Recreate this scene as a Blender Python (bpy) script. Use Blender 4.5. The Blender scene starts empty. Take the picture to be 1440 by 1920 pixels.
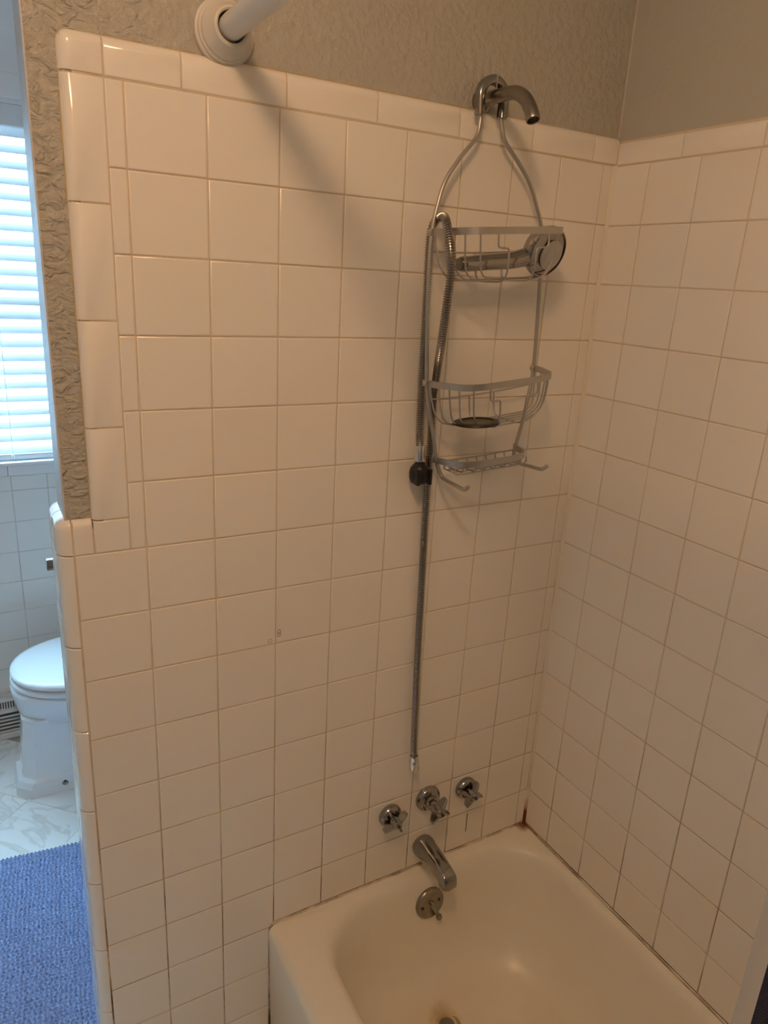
import bpy, bmesh, math, random
from mathutils import Vector, Matrix
R = math.radians
random.seed(7)
C = bpy.context.scene.collection
scene = bpy.context.scene

# ------------------------------------------------------------------ camera
cam_d = bpy.data.cameras.new('camera')
cam_d.sensor_fit = 'HORIZONTAL'; cam_d.sensor_width = 36.0
cam_d.lens = 1345.97 / 1440 * 36.0
cam_d.clip_start = 0.02
cam = bpy.data.objects.new('camera', cam_d); C.objects.link(cam)
rt = Vector((0.87029593, -0.48958953, 0.0537316)); up = Vector((0.10676743, 0.29403056, 0.94981406))
fw = Vector((0.48081775, 0.82088253, -0.30816582))
cam.matrix_world = Matrix(((rt.x, up.x, -fw.x, -0.21218689), (rt.y, up.y, -fw.y, -1.10140041),
                           (rt.z, up.z, -fw.z, 1.62966976), (0, 0, 0, 1)))
scene.camera = cam

# ------------------------------------------------------------------ world, exposure
w = bpy.data.worlds.new('world'); scene.world = w; w.use_nodes = True
w.node_tree.nodes['Background'].inputs['Color'].default_value = (0.55, 0.78, 1.0, 1)
w.node_tree.nodes['Background'].inputs['Strength'].default_value = 1.0
scene.view_settings.view_transform = 'Standard'; scene.view_settings.look = 'None'
scene.view_settings.exposure = 0.0; scene.view_settings.gamma = 1.0
scene.view_settings.use_curve_mapping = False
scene.cycles.max_bounces = 14; scene.cycles.diffuse_bounces = 7
scene.cycles.sample_clamp_indirect = 8.0
LAMP = 67.0            # ceiling lamp glass
LAMP_COL = (1.0, 0.59, 0.305)
DAY = 14.0              # daylight in the window pane
DAY_COL = (0.43, 0.755, 1.0)

# ------------------------------------------------------------------ materials
def nodes(name):
    m = bpy.data.materials.new(name); m.use_nodes = True
    nt = m.node_tree; return m, nt, nt.nodes['Principled BSDF']
def N(nt, t, **kw):
    n = nt.nodes.new(t)
    for k, v in kw.items():
        if hasattr(n, k): setattr(n, k, v)
    return n
def setin(n, **kw):
    for k, v in kw.items(): n.inputs[k.replace('_', ' ')].default_value = v
def mixcol(nt, fac, a, b):
    m = N(nt, 'ShaderNodeMix', data_type='RGBA')
    for sock, v in ((m.inputs[0], fac), (m.inputs[6], a), (m.inputs[7], b)):
        if isinstance(v, (tuple, list, float, int)):
            sock.default_value = v if not isinstance(v, (tuple, list)) else (*v, 1)[:4]
        else: nt.links.new(v, sock)
    return m.outputs[2]
def mathn(nt, op, a, b=0.0, clamp=False):
    m = N(nt, 'ShaderNodeMath', operation=op, use_clamp=clamp)
    for i, v in enumerate((a, b)):
        if isinstance(v, (float, int)): m.inputs[i].default_value = v
        else: nt.links.new(v, m.inputs[i])
    return m.outputs[0]
def mapr(nt, v, a, b, c=0.0, d=1.0):
    m = N(nt, 'ShaderNodeMapRange'); m.inputs[1].default_value = a; m.inputs[2].default_value = b
    m.inputs[3].default_value = c; m.inputs[4].default_value = d
    nt.links.new(v, m.inputs[0]); return m.outputs[0]
def pos(nt):
    return N(nt, 'ShaderNodeNewGeometry').outputs['Position']
def xyz(nt):
    s = N(nt, 'ShaderNodeSeparateXYZ'); nt.links.new(pos(nt), s.inputs[0]); return s.outputs
def noise(nt, scale, detail=3, rough=0.5, vec=None, dist=0.0):
    n = N(nt, 'ShaderNodeTexNoise'); setin(n, Scale=scale, Detail=detail, Roughness=rough, Distortion=dist)
    nt.links.new(vec if vec is not None else pos(nt), n.inputs['Vector']); return n.outputs['Fac']
def bump(nt, h, strength, dist, b, prev=None):
    n = N(nt, 'ShaderNodeBump'); setin(n, Strength=strength, Distance=dist)
    nt.links.new(h, n.inputs['Height'])
    if prev is not None: nt.links.new(prev, n.inputs['Normal'])
    if b is not None: nt.links.new(n.outputs[0], b.inputs['Normal'])
    return n.outputs[0]
def plain(name, col, rough=0.5, metal=0.0, spec=0.5, var=0.0, vs=30, bs=0.0, bscale=80, coat=0.0):
    m, nt, b = nodes(name)
    b.inputs['Roughness'].default_value = rough; b.inputs['Metallic'].default_value = metal
    b.inputs['Specular IOR Level'].default_value = spec; b.inputs['Coat Weight'].default_value = coat
    if var:
        f = noise(nt, vs)
        nt.links.new(mixcol(nt, f, tuple(c * (1 - var) for c in col), tuple(min(1, c * (1 + var)) for c in col)), b.inputs['Base Color'])
    else:
        b.inputs['Base Color'].default_value = (*col, 1)
    if bs: bump(nt, noise(nt, bscale), bs, 0.001, b)
    return m
MT = {}
def tile_mat(name, col, rough):
    m, nt, b = nodes(name)
    rnd = N(nt, 'ShaderNodeObjectInfo').outputs['Random']
    v = mapr(nt, rnd, 0, 1, 0.0, 1.0)
    c = mixcol(nt, v, tuple(x * 0.975 for x in col), tuple(min(1, x * 1.02) for x in col))
    f = noise(nt, 5, 2)
    c = mixcol(nt, f, c, tuple(x * y for x, y in zip(col, (0.985, 0.975, 0.955))))
    nt.links.new(c, b.inputs['Base Color'])
    b.inputs['Roughness'].default_value = rough
    bump(nt, noise(nt, 16, 1), 0.05, 0.0012, b)
    return m
MT['tile'] = tile_mat('cream_glazed_tile', (0.87, 0.845, 0.80), 0.22)
MT['trim'] = tile_mat('cream_gloss_trim_tile', (0.88, 0.855, 0.81), 0.12)
MT['tile_w'] = tile_mat('white_glazed_tile', (0.82, 0.82, 0.80), 0.2)

def grout_mat(name, light, dark, lo, hi):
    m, nt, b = nodes(name); z = xyz(nt)[2]
    band = mapr(nt, z, hi, lo)
    n = mapr(nt, noise(nt, 7, 5, 0.65), 0.40, 0.62)
    n2 = mapr(nt, noise(nt, 26, 4, 0.6), 0.56, 0.70)
    f = mathn(nt, 'MULTIPLY', band, n, True)
    f2 = mathn(nt, 'MAXIMUM', f, mathn(nt, 'MULTIPLY', n2, 0.12))
    nt.links.new(mixcol(nt, f2, light, dark), b.inputs['Base Color'])
    b.inputs['Roughness'].default_value = 0.85
    bump(nt, noise(nt, 350, 3), 0.4, 0.0006, b)
    return m
MT['grout'] = grout_mat('tan_grout', (0.66, 0.57, 0.45), (0.13, 0.08, 0.035), 0.42, 0.95)
MT['grout_w'] = plain('grey_grout', (0.55, 0.57, 0.58), 0.85)

def paint_mat(name, col, strong, base=0.75):
    m, nt, b = nodes(name)
    f = noise(nt, 6, 3)
    nt.links.new(mixcol(nt, f, tuple(c * 0.95 for c in col), tuple(c * 1.05 for c in col)), b.inputs['Base Color'])
    b.inputs['Roughness'].default_value = 0.42; b.inputs['Specular IOR Level'].default_value = 0.4
    p1 = bump(nt, mapr(nt, noise(nt, 80, 3, 0.5), 0.40, 0.72), base, 0.0022, None if strong else b)
    if strong:
        x = xyz(nt)[0]; mask = mapr(nt, x, 0.10, -0.07)
        st = N(nt, 'ShaderNodeMapping'); st.inputs['Scale'].default_value = (1.0, 1.0, 1.5)
        st.inputs['Rotation'].default_value = (0, 0.5, 0); nt.links.new(pos(nt), st.inputs[0])
        k = mapr(nt, noise(nt, 52, 3, 0.5, st.outputs[0], 1.0), 0.42, 0.70)
        p2 = bump(nt, mathn(nt, 'MULTIPLY', k, mask), 0.85, 0.0034, b, p1)
    return m
MT['paint'] = paint_mat('greige_textured_paint', (0.455, 0.445, 0.405), True)
MT['paint_r'] = paint_mat('greige_smooth_paint', (0.48, 0.48, 0.44), False, 0.25)
MT['paint_end'] = paint_mat('pale_grey_paint', (0.62, 0.62, 0.64), False, 0.4)
MT['white_paint'] = plain('white_wall_paint', (0.84, 0.85, 0.86), 0.5, var=0.03)
MT['gloss_white'] = plain('white_gloss_woodwork', (0.80, 0.81, 0.82), 0.3, var=0.02)
MT['duct'] = plain('bare_duct_metal', (0.30, 0.30, 0.30), 0.55, 0.4)
MT['ceiling'] = plain('ceiling_paint', (0.84, 0.83, 0.81), 0.7, var=0.02, bs=0.3)
MT['chrome'] = plain('worn_chrome', (0.36, 0.35, 0.34), 0.15, 1.0, var=0.18, vs=45)
MT['bright_chrome'] = plain('bright_chrome', (0.78, 0.78, 0.78), 0.08, 1.0)
MT['tarnish'] = plain('tarnished_chrome', (0.31, 0.29, 0.26), 0.30, 1.0, var=0.35, vs=60)
MT['dark'] = plain('blackened_screw_metal', (0.07, 0.06, 0.05), 0.45, 0.7)
MT['satin'] = plain('satin_aluminium', (0.50, 0.49, 0.47), 0.38, 0.85, var=0.06, vs=20)
MT['black'] = plain('black_plastic', (0.008, 0.009, 0.012), 0.38)
MT['mesh_metal'] = plain('strainer_mesh', (0.17, 0.14, 0.10), 0.45, 0.5, var=0.8, vs=900)
MT['rod'] = plain('white_enamel_rod', (0.74, 0.75, 0.75), 0.3)
MT['flange'] = plain('off_white_plastic', (0.70, 0.67, 0.61), 0.3)
MT['porcelain'] = plain('toilet_porcelain', (0.80, 0.83, 0.85), 0.12)
MT['seat'] = plain('white_seat_plastic', (0.82, 0.85, 0.87), 0.25)
MT['scale'] = plain('limescale', (0.42, 0.34, 0.20), 0.9, var=0.4, vs=200)
MT['yellow_caulk'] = plain('yellowed_caulk', (0.46, 0.38, 0.22), 0.7, var=0.3, vs=40)
MT['pale_caulk'] = plain('pale_caulk', (0.50, 0.46, 0.42), 0.6, var=0.1)
def hose_mat():
    m, nt, b = nodes('flexible_steel_hose'); b.inputs['Metallic'].default_value = 1.0
    b.inputs['Base Color'].default_value = (0.42, 0.39, 0.36, 1); b.inputs['Roughness'].default_value = 0.24
    return m
MT['hose'] = hose_mat()
def rust_mat(name, base, rough, tub):
    m, nt, b = nodes(name); b.inputs['Roughness'].default_value = rough
    nz = noise(nt, 30, 4)
    def spot(p, r0, r1):
        v = N(nt, 'ShaderNodeVectorMath', operation='DISTANCE'); nt.links.new(pos(nt), v.inputs[0]); v.inputs[1].default_value = p
        d = mathn(nt, 'ADD', v.outputs['Value'], mathn(nt, 'MULTIPLY', mathn(nt, 'SUBTRACT', nz, 0.5), r1 * 1.3))
        return mapr(nt, d, r1, r0)
    if tub:
        c = base
        z = xyz(nt)[2]
        st = mathn(nt, 'MULTIPLY', mapr(nt, z, 0.085, 0.055), mapr(nt, noise(nt, 5, 3), 0.25, 0.75))
        c = mixcol(nt, mathn(nt, 'MULTIPLY', st, 0.6), c, (0.74, 0.64, 0.43))
        c = mixcol(nt, mathn(nt, 'MULTIPLY', spot((0.560, -0.170, 0.045), 0.008, 0.038), 0.7), c, (0.42, 0.24, 0.06))
        c = mixcol(nt, mathn(nt, 'MULTIPLY', spot((0.888, -0.006, 0.327), 0.006, 0.022), 0.9), c, (0.22, 0.05, 0.012))
    else:
        z = xyz(nt)[2]
        f = mathn(nt, 'MULTIPLY', mapr(nt, z, 0.55, 0.38, 0.0, 0.7), mapr(nt, noise(nt, 16, 5, 0.6), 0.42, 0.66))
        c = mixcol(nt, f, base, (0.20, 0.11, 0.03))
        c = mixcol(nt, spot((0.893, -0.004, 0.345), 0.014, 0.05), c, (0.20, 0.035, 0.008))
    if isinstance(c, tuple): b.inputs['Base Color'].default_value = (*c, 1)
    else: nt.links.new(c, b.inputs['Base Color'])
    return m
MT['tub'] = rust_mat('enamel_bathtub', (0.87, 0.835, 0.745), 0.30, True)
MT['caulk'] = rust_mat('stained_caulk', (0.80, 0.745, 0.65), 0.5, False)
def marble():
    m, nt, b = nodes('marbled_vinyl_floor')
    rnd = N(nt, 'ShaderNodeObjectInfo').outputs['Random']
    off = N(nt, 'ShaderNodeCombineXYZ'); nt.links.new(mathn(nt, 'MULTIPLY', rnd, 30.0), off.inputs[0]); nt.links.new(mathn(nt, 'MULTIPLY', rnd, 17.0), off.inputs[1])
    ad = N(nt, 'ShaderNodeVectorMath', operation='ADD'); nt.links.new(pos(nt), ad.inputs[0]); nt.links.new(off.outputs[0], ad.inputs[1])
    v = noise(nt, 5, 5, 0.55, ad.outputs[0], 0.9)
    ridge = mathn(nt, 'ABSOLUTE', mathn(nt, 'SUBTRACT', v, 0.5))
    vein = mapr(nt, ridge, 0.035, 0.0)
    cl = noise(nt, 4, 4, 0.5, ad.outputs[0])
    c = mixcol(nt, cl, (0.80, 0.80, 0.78), (0.90, 0.90, 0.88))
    c = mixcol(nt, mathn(nt, 'MULTIPLY', vein, 0.42), c, (0.50, 0.46, 0.38))
    nt.links.new(c, b.inputs['Base Color']); b.inputs['Roughness'].default_value = 0.3
    return m
MT['marble'] = marble()
MT['floor_seam'] = plain('floor_seam', (0.42, 0.41, 0.38), 0.8)
def fabric(name, c0, c1, sc, bs=0.5):
    m, nt, b = nodes(name); b.inputs['Roughness'].default_value = 0.95; b.inputs['Specular IOR Level'].default_value = 0.1
    f = noise(nt, sc, 4, 0.6)
    nt.links.new(mixcol(nt, mapr(nt, f, 0.3, 0.7), c0, c1), b.inputs['Base Color'])
    b.inputs['Sheen Weight'].default_value = 0.25
    bump(nt, noise(nt, sc * 3, 3), bs, 0.002, b)
    return m
MT['rug'] = fabric('blue_chenille', (0.13, 0.20, 0.43), (0.42, 0.55, 0.84), 190)
MT['navy'] = fabric('navy_ribbed_cloth', (0.006, 0.010, 0.040), (0.014, 0.021, 0.080), 300)
def trans(name, col, tw, rough=0.5):
    m, nt, b = nodes(name)
    b.inputs['Base Color'].default_value = (*col, 1); b.inputs['Roughness'].default_value = rough
    t = N(nt, 'ShaderNodeBsdfTranslucent'); t.inputs[0].default_value = (*col, 1)
    mx = N(nt, 'ShaderNodeMixShader'); mx.inputs[0].default_value = tw
    nt.links.new(b.outputs[0], mx.inputs[1]); nt.links.new(t.outputs[0], mx.inputs[2])
    nt.links.new(mx.outputs[0], nt.nodes['Material Output'].inputs['Surface'])
    return m
MT['slat'] = trans('white_blind_slat', (0.86, 0.88, 0.90), 0.15, 0.5)
MT['liner'] = trans('white_vinyl_liner', (0.86, 0.85, 0.83), 0.50, 0.4)
def emis(name, col, s):
    m, nt, b = nodes(name)
    b.inputs['Base Color'].default_value = (0.8, 0.8, 0.8, 1)
    b.inputs['Emission Color'].default_value = (*col, 1); b.inputs['Emission Strength'].default_value = s
    return m
MT['day'] = emis('daylit_frosted_pane', DAY_COL, DAY)
MT['lamp'] = emis('lit_lamp_glass', LAMP_COL, LAMP)
MT['brass'] = plain('lamp_base_metal', (0.6, 0.55, 0.45), 0.3, 1.0)

# ------------------------------------------------------------------ mesh helpers
def link_me(name, me, mat, parent=None, smooth=40):
    o = bpy.data.objects.new(name, me); C.objects.link(o)
    if mat and not me.materials: me.materials.append(MT[mat] if isinstance(mat, str) else mat)
    if parent is not None: o.parent = parent
    return o
def finish(me, ang):
    if ang:
        me.shade_smooth()
        me.set_sharp_from_angle(angle=R(ang))
def obj(name, bm, mat, parent=None, ang=40):
    me = bpy.data.meshes.new(name)
    bmesh.ops.recalc_face_normals(bm, faces=bm.faces)
    bm.to_mesh(me); bm.free(); finish(me, ang)
    return link_me(name, me, mat, parent)
def thing(name, label, cat, group=None, loc=(0, 0, 0)):
    o = bpy.data.objects.new(name, None); C.objects.link(o); o.location = loc; o.empty_display_size = 0.05
    o['label'] = label; o['category'] = cat
    if group: o['group'] = group
    return o
def tag(o, label, cat, group=None):
    o['label'] = label; o['category'] = cat
    if group: o['group'] = group
    return o
def box(bm, a, b, bev=0.0, seg=2):
    a, b = Vector(a), Vector(b); c = (a + b) / 2; s = b - a
    r = bmesh.ops.create_cube(bm, size=1.0, matrix=Matrix.Translation(c) @ Matrix.Diagonal((*[abs(x) for x in s], 1)))
    if bev:
        es = list({e for v in r['verts'] for e in v.link_edges})
        bmesh.ops.bevel(bm, geom=es, offset=bev, segments=seg, affect='EDGES', profile=0.5)
    return bm
def B(): return bmesh.new()
def struct(o, label=None):
    o['kind'] = 'structure'
    if label: o['label'] = label
    return o
def catmull(P, n=6, closed=False):
    P = [Vector(p) for p in P]; out = []; m = len(P)
    rng = range(m if closed else m - 1)
    for i in rng:
        p0 = P[i - 1] if (i > 0 or closed) else P[0] * 2 - P[1]
        p1 = P[i]; p2 = P[(i + 1) % m]
        p3 = P[(i + 2) % m] if (i + 2 < m or closed) else P[-1] * 2 - P[-2]
        for k in range(n):
            t = k / n
            out.append(0.5 * ((2 * p1) + (p2 - p0) * t + (2 * p0 - 5 * p1 + 4 * p2 - p3) * t * t + (3 * p1 - p0 - 3 * p2 + p3) * t ** 3))
    if not closed: out.append(P[-1].copy())
    return out
def frames(path, upv=None):
    n = len(path); T = []
    for i in range(n):
        T.append((path[min(i + 1, n - 1)] - path[max(i - 1, 0)]).normalized())
    u = Vector(upv) if upv else (Vector((0, 0, 1)) if abs(T[0].z) < 0.9 else Vector((1, 0, 0)))
    Nn = []
    for i in range(n):
        if upv: u = Vector(upv)
        v = (u - T[i] * u.dot(T[i]))
        v = v.normalized() if v.length > 1e-6 else T[i].orthogonal().normalized()
        if not upv: u = v
        Nn.append((v, T[i].cross(v).normalized()))
    return T, Nn
def sweep(bm, path, prof, upv=None, caps=True):
    """prof: list of (a,b) offsets (a along up, b along side) or function i->list"""
    path = [Vector(p) for p in path]
    T, Nn = frames(path, upv); rings = []
    for i, p in enumerate(path):
        pr = prof(i) if callable(prof) else prof
        rings.append([bm.verts.new(p + Nn[i][0] * a + Nn[i][1] * b) for a, b in pr])
    k = len(rings[0])
    for i in range(len(rings) - 1):
        for j in range(k):
            bm.faces.new((rings[i][j], rings[i][(j + 1) % k], rings[i + 1][(j + 1) % k], rings[i + 1][j]))
    if caps:
        bm.faces.new(rings[0]); bm.faces.new(rings[-1][::-1])
    return bm
def circ(r, n=10): return [(r * math.cos(2 * math.pi * i / n), r * math.sin(2 * math.pi * i / n)) for i in range(n)]
def tube(bm, path, r, n=10, upv=None):
    if callable(r): return sweep(bm, path, lambda i: circ(r(i), n), upv)
    return sweep(bm, path, circ(r, n), upv)
def lathe(bm, prof, origin, axis, n=28, cap0=True, cap1=True):
    """prof: list of (r, h) along axis"""
    o = Vector(origin); ax = Vector(axis).normalized(); a = ax.orthogonal().normalized(); b = ax.cross(a)
    rings = []
    for r, h in prof:
        if r < 1e-6: rings.append([bm.verts.new(o + ax * h)])
        else: rings.append([bm.verts.new(o + ax * h + (a * math.cos(2 * math.pi * i / n) + b * math.sin(2 * math.pi * i / n)) * r) for i in range(n)])
    for A, Bq in zip(rings, rings[1:]):
        for i in range(n):
            j = (i + 1) % n
            if len(A) == 1 and len(Bq) == 1: continue
            if len(A) == 1: bm.faces.new((A[0], Bq[i], Bq[j]))
            elif len(Bq) == 1: bm.faces.new((A[i], A[j], Bq[0]))
            else: bm.faces.new((A[i], A[j], Bq[j], Bq[i]))
    if cap0 and len(rings[0]) > 1: bm.faces.new(rings[0])
    if cap1 and len(rings[-1]) > 1: bm.faces.new(rings[-1])
    return bm
def loft(bm, loops, cap0=True, cap1=True):
    V = [[bm.verts.new(p) for p in L] for L in loops]
    n = len(V[0])
    for A, Bq in zip(V, V[1:]):
        for i in range(n):
            j = (i + 1) % n; bm.faces.new((A[i], A[j], Bq[j], Bq[i]))
    if cap0: bm.faces.new(V[0])
    if cap1: bm.faces.new(V[-1][::-1])
    return bm
def rrect(x0, x1, y0, y1, r, z, per=8, side=6):
    """rounded rectangle loop, same vertex count for any r"""
    P = []
    for cx, cy, a0, nx, ny in ((x1 - r, y1 - r, 0, 0, 0), (x0 + r, y1 - r, 90, 0, 0), (x0 + r, y0 + r, 180, 0, 0), (x1 - r, y0 + r, 270, 0, 0)):
        for k in range(per + 1):
            a = R(a0 + 90 * k / per); P.append(Vector((cx + r * math.cos(a), cy + r * math.sin(a), z)))
    out = []
    for i in range(4):
        seg = P[i * (per + 1):(i + 1) * (per + 1)]; out += seg
        q = P[((i + 1) % 4) * (per + 1)]; p = seg[-1]
        for k in range(1, side): out.append(p.lerp(q, k / side))
    return out

# ------------------------------------------------------------------ tiles
TCACHE = {}
def tile_mesh(w, h, t=0.008, rl=0.0, rr=0.0, rb=0.0, rtp=0.0, mat='tile', ch=0.0015):
    key = (round(w, 4), round(h, 4), t, rl, rr, rb, rtp, mat, ch)
    if key in TCACHE: return TCACHE[key]
    def samples(L, r0, r1):
        def side(r):
            if r: return [r * (1 - math.cos(R(a))) for a in (0, 18, 36, 54, 72, 90)]
            return [0.0, ch]
        a = side(r0); b = [L - x for x in side(r1)][::-1]
        return a + b
    us = samples(w, rl, rr); vs = samples(h, rb, rtp)
    bm = B(); G = []
    for v in vs:
        row = []
        for u in us:
            du = dv = 0.0; ru = rv = 0.0; drop = 0.0; su = sv = 1
            if rl and u < rl: du = (rl - u) / rl; ru = rl; su = -1
            elif rr and u > w - rr: du = (u - w + rr) / rr; ru = rr
            elif min(u, w - u) < ch * 0.5 and not (rl and u < 1e-9) : drop = max(drop, ch * 0.65)
            if rb and v < rb: dv = (rb - v) / rb; rv = rb; sv = -1
            elif rtp and v > h - rtp: dv = (v - h + rtp) / rtp; rv = rtp
            elif min(v, h - v) < ch * 0.5: drop = max(drop, ch * 0.65)
            U, V_ = u, v
            d = math.hypot(du, dv)
            if du and dv and d > 1:
                U += -su * (du - du / d) * ru; V_ += -sv * (dv - dv / d) * rv; d = 1.0
            rmax = max(ru, rv)
            if rmax: drop = max(drop, rmax * (1 - math.sqrt(max(0.0, 1 - min(1.0, d) ** 2))))
            row.append(bm.verts.new((U, drop, V_)))
        G.append(row)
    for i in range(len(vs) - 1):
        for j in range(len(us) - 1):
            bm.faces.new((G[i][j], G[i][j + 1], G[i + 1][j + 1], G[i + 1][j]))
    ring = G[0] + [r[-1] for r in G[1:]] + G[-1][-2::-1] + [r[0] for r in G[-2:0:-1]]
    dd = max(t, rl, rr, rb, rtp) + 0.0005
    bk = [bm.verts.new((q.co.x, dd, q.co.z)) for q in ring]
    for i in range(len(ring)):
        j = (i + 1) % len(ring); bm.faces.new((ring[j], ring[i], bk[i], bk[j]))
    bmesh.ops.remove_doubles(bm, verts=bm.verts, dist=1e-6)
    me = bpy.data.meshes.new('tile'); bm.to_mesh(me); bm.free()
    finish(me, 25); me.materials.append(MT[mat]); TCACHE[key] = me
    return me
G_ = 0.0022   # joint width
def put_tile(parent, name, me, x, y, z, side, jit=0.0022):
    """side 'back': faces -y, u = +x ; 'right': faces -x, u = -y ; 'end': faces -x"""
    o = bpy.data.objects.new(name, me); C.objects.link(o); o.parent = parent
    o.location = (x, y, z)
    rz = 0 if side == 'back' else -math.pi / 2
    o.rotation_euler = (random.uniform(-jit, jit), 0, rz + random.uniform(-jit, jit))
    return o

XC = [-0.1044, 0.0019, 0.1119, 0.2203, 0.3290, 0.4376, 0.5465, 0.6550, 0.7639, 0.8710]
ZK = [1.8578, 1.7518, 1.6426, 1.5325, 1.4230, 1.3136, 1.2053, 1.0963, 0.9868, 0.8761, 0.7646, 0.6532, 0.5414, 0.4308, 0.3200, 0.2095, 0.0990, 0.0]
DZ = [-0.0014, -0.0014, 0.0001, 0.0017, 0.0010, 0.0011, -0.0005, -0.0018, -0.0016, -0.0009, -0.0001, 0.0004, 0.0011, 0.0002, 0, 0, 0, 0]
YR = [-0.0836, -0.1940, -0.3031, -0.4130, -0.5227] + [-0.5227 - 0.1096 * i for i in range(1, 9)]
XW = 0.899          # face of the right-hand tiles
XWC = 0.8955        # end of the back-wall tiling at the corner
TOP = 1.9085
RIM = 0.327
HC = 2.44
TX0, TX1, TY0, TY1 = 0.207, 0.8975, -1.448, -0.002     # bathtub outline

# ---- back wall of the tub alcove (tile face at y = 0)
bm = B(); box(bm, (-0.111, 0.010, 0), (0.96, 0.095, HC))
wall_back = struct(obj('wall_back', bm, 'paint', None, 0), 'greige textured wall above cream tiles at the shower fittings')
bm = B(); box(bm, (-0.060, 0.0017, 0.0), (0.905, 0.0135, 1.891)); box(bm, (-0.106, 0.0017, 0.0), (-0.059, 0.0135, 1.245))
for dx, y_ in ((0.0062, 0.0042), (0.0022, 0.0086)):
    box(bm, (-0.0775 + dx, y_, 1.2600), (-0.059, 0.0135, TOP - 0.0165)); box(bm, (-0.060, y_, 1.85), (0.905, 0.0135, TOP - dx))
obj('grout_bed', bm, 'grout', wall_back, 0)
bm = B(); box(bm, (-0.1106, 0.0945, 0), (0.96, 0.0975, HC)); box(bm, (-0.1135, 0.0105, 1.24), (-0.1105, 0.0975, HC), 0.001)
obj('side_paint', bm, 'paint_end', wall_back, 0)

def T(x0, x1, z0, z1, mat='tile', name='tile', **k):
    me = tile_mesh(x1 - x0 - G_, z1 - z0 - G_, mat=mat, **k)
    return put_tile(wall_back, name, me, x0 + G_ / 2, random.uniform(-0.0004, 0.0003), z0 + G_ / 2, 'back', 0.0016 if mat == 'trim' else 0.0024)
# field tiles
for k in range(0, len(ZK) - 1):
    z1, z0 = ZK[k], ZK[k + 1]
    for c in range(0, 10):
        if c == 0 and k < 6: continue
        x0 = XC[c]; x1 = XC[c + 1] if c < 9 else XWC
        zz0 = z0
        if c >= 3:
            if z1 < RIM + 0.02: continue
            zz0 = max(z0, RIM + 0.004)
        elif c == 2 and z0 < RIM:
            if z1 < RIM + 0.02: x1 = TX0 + 0.004
        if zz0 < 0.004: zz0 = 0.004
        T(x0, x1, zz0, z1)
# cut strip beside the vertical trim
for k in range(0, 6):
    T(-0.0222, XC[1], ZK[k + 1], ZK[k], name='cut_tile')
# top bullnose row
TJ = [-0.0217, 0.0785, 0.2309, 0.3819, 0.5374, 0.6940, 0.8420, 0.9050]
for a, b in zip(TJ, TJ[1:]):
    T(a, b, ZK[0] + 0.0012, TOP, 'trim', 'trim_tile', rtp=0.015)
T(-0.0775, -0.0217, ZK[0] + 0.0012, TOP, 'trim', 'trim_tile', rtp=0.015, rl=0.015)
VJ = [1.2578, 1.3996, 1.5522, 1.7056, 1.8578]
for a, b in zip(VJ, VJ[1:]):
    T(-0.0775, -0.0217, a, b, 'trim', 'trim_tile', rl=0.015)
# ledge pieces where the high tiling steps down to the wainscot
T(-0.0757, -0.0222, ZK[6], 1.2578, 'trim', 'trim_tile')
T(-0.1055, -0.0757, ZK[6], 1.2625, 'trim', 'trim_tile', rtp=0.014)
# rounded corner column
def corner_piece(z0, z1, top, yc=0.0215, s=1, r=0.0215, xc=-0.1065):
    bm = B(); n = 8; prof = []
    hh = z1 - z0 - G_
    pr = [(r - 0.001, 0.0), (r, 0.001)]
    if top:
        for a in (0, 20, 40, 60, 78): pr.append((r - 0.016 * (1 - math.cos(R(a))), hh - 0.016 + 0.016 * math.sin(R(a))))
    else: pr += [(r, hh - 0.001), (r - 0.001, hh)]
    V = []
    for rad, h in pr:
        V.append([bm.verts.new((-rad * math.sin(R(90 * i / n)), -s * rad * math.cos(R(90 * i / n)), h)) for i in range(n + 1)] + [bm.verts.new((0, 0, h))])
    m = len(V[0])
    for A, Bq in zip(V, V[1:]):
        for i in range(m):
            j = (i + 1) % m; bm.faces.new((A[i], A[j], Bq[j], Bq[i]))
    bm.faces.new(V[0]); bm.faces.new(V[-1])
    o = obj('bullnose_tile', bm, 'trim', wall_back, 35); o.location = (xc, yc, z0 + G_ / 2)
    return o
BJ = [0.004, 0.1140, 0.2690, 0.4237, 0.5782, 0.7353, 0.8947, 1.0496, 1.2053]
for a, b in zip(BJ, BJ[1:]):
    corner_piece(a, b, False)
    corner_piece(a, b, False, 0.0985, -1)
corner_piece(1.2053, 1.2635, True); corner_piece(1.2053, 1.2635, True, 0.0985, -1)
# end face of the wall, two narrow columns of tile between the rounded corners
bm = B(); box(bm, (-0.1262, 0.022, 0.0), (-0.108, 0.098, 1.243)); obj('end_grout', bm, 'grout_w', wall_back, 0)
for a, b in zip(ZK[6:-1], ZK[7:]):
    for y0, y1 in ((0.0225, 0.060), (0.060, 0.0975)):
        me = tile_mesh(y1 - y0 - G_, a - b - G_, mat='trim')
        put_tile(wall_back, 'end_tile', me, -0.128, y1 - G_ / 2, b + G_ / 2, 'right', 0.0012)
for y0, y1 in ((0.0225, 0.060), (0.060, 0.0975)):
    me = tile_mesh(y1 - y0 - G_, 1.2635 - 1.2053 - G_, mat='trim', rtp=0.016)
    put_tile(wall_back, 'end_tile', me, -0.128, y1 - G_ / 2, 1.2053 + G_ / 2, 'right', 0.001)
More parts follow.
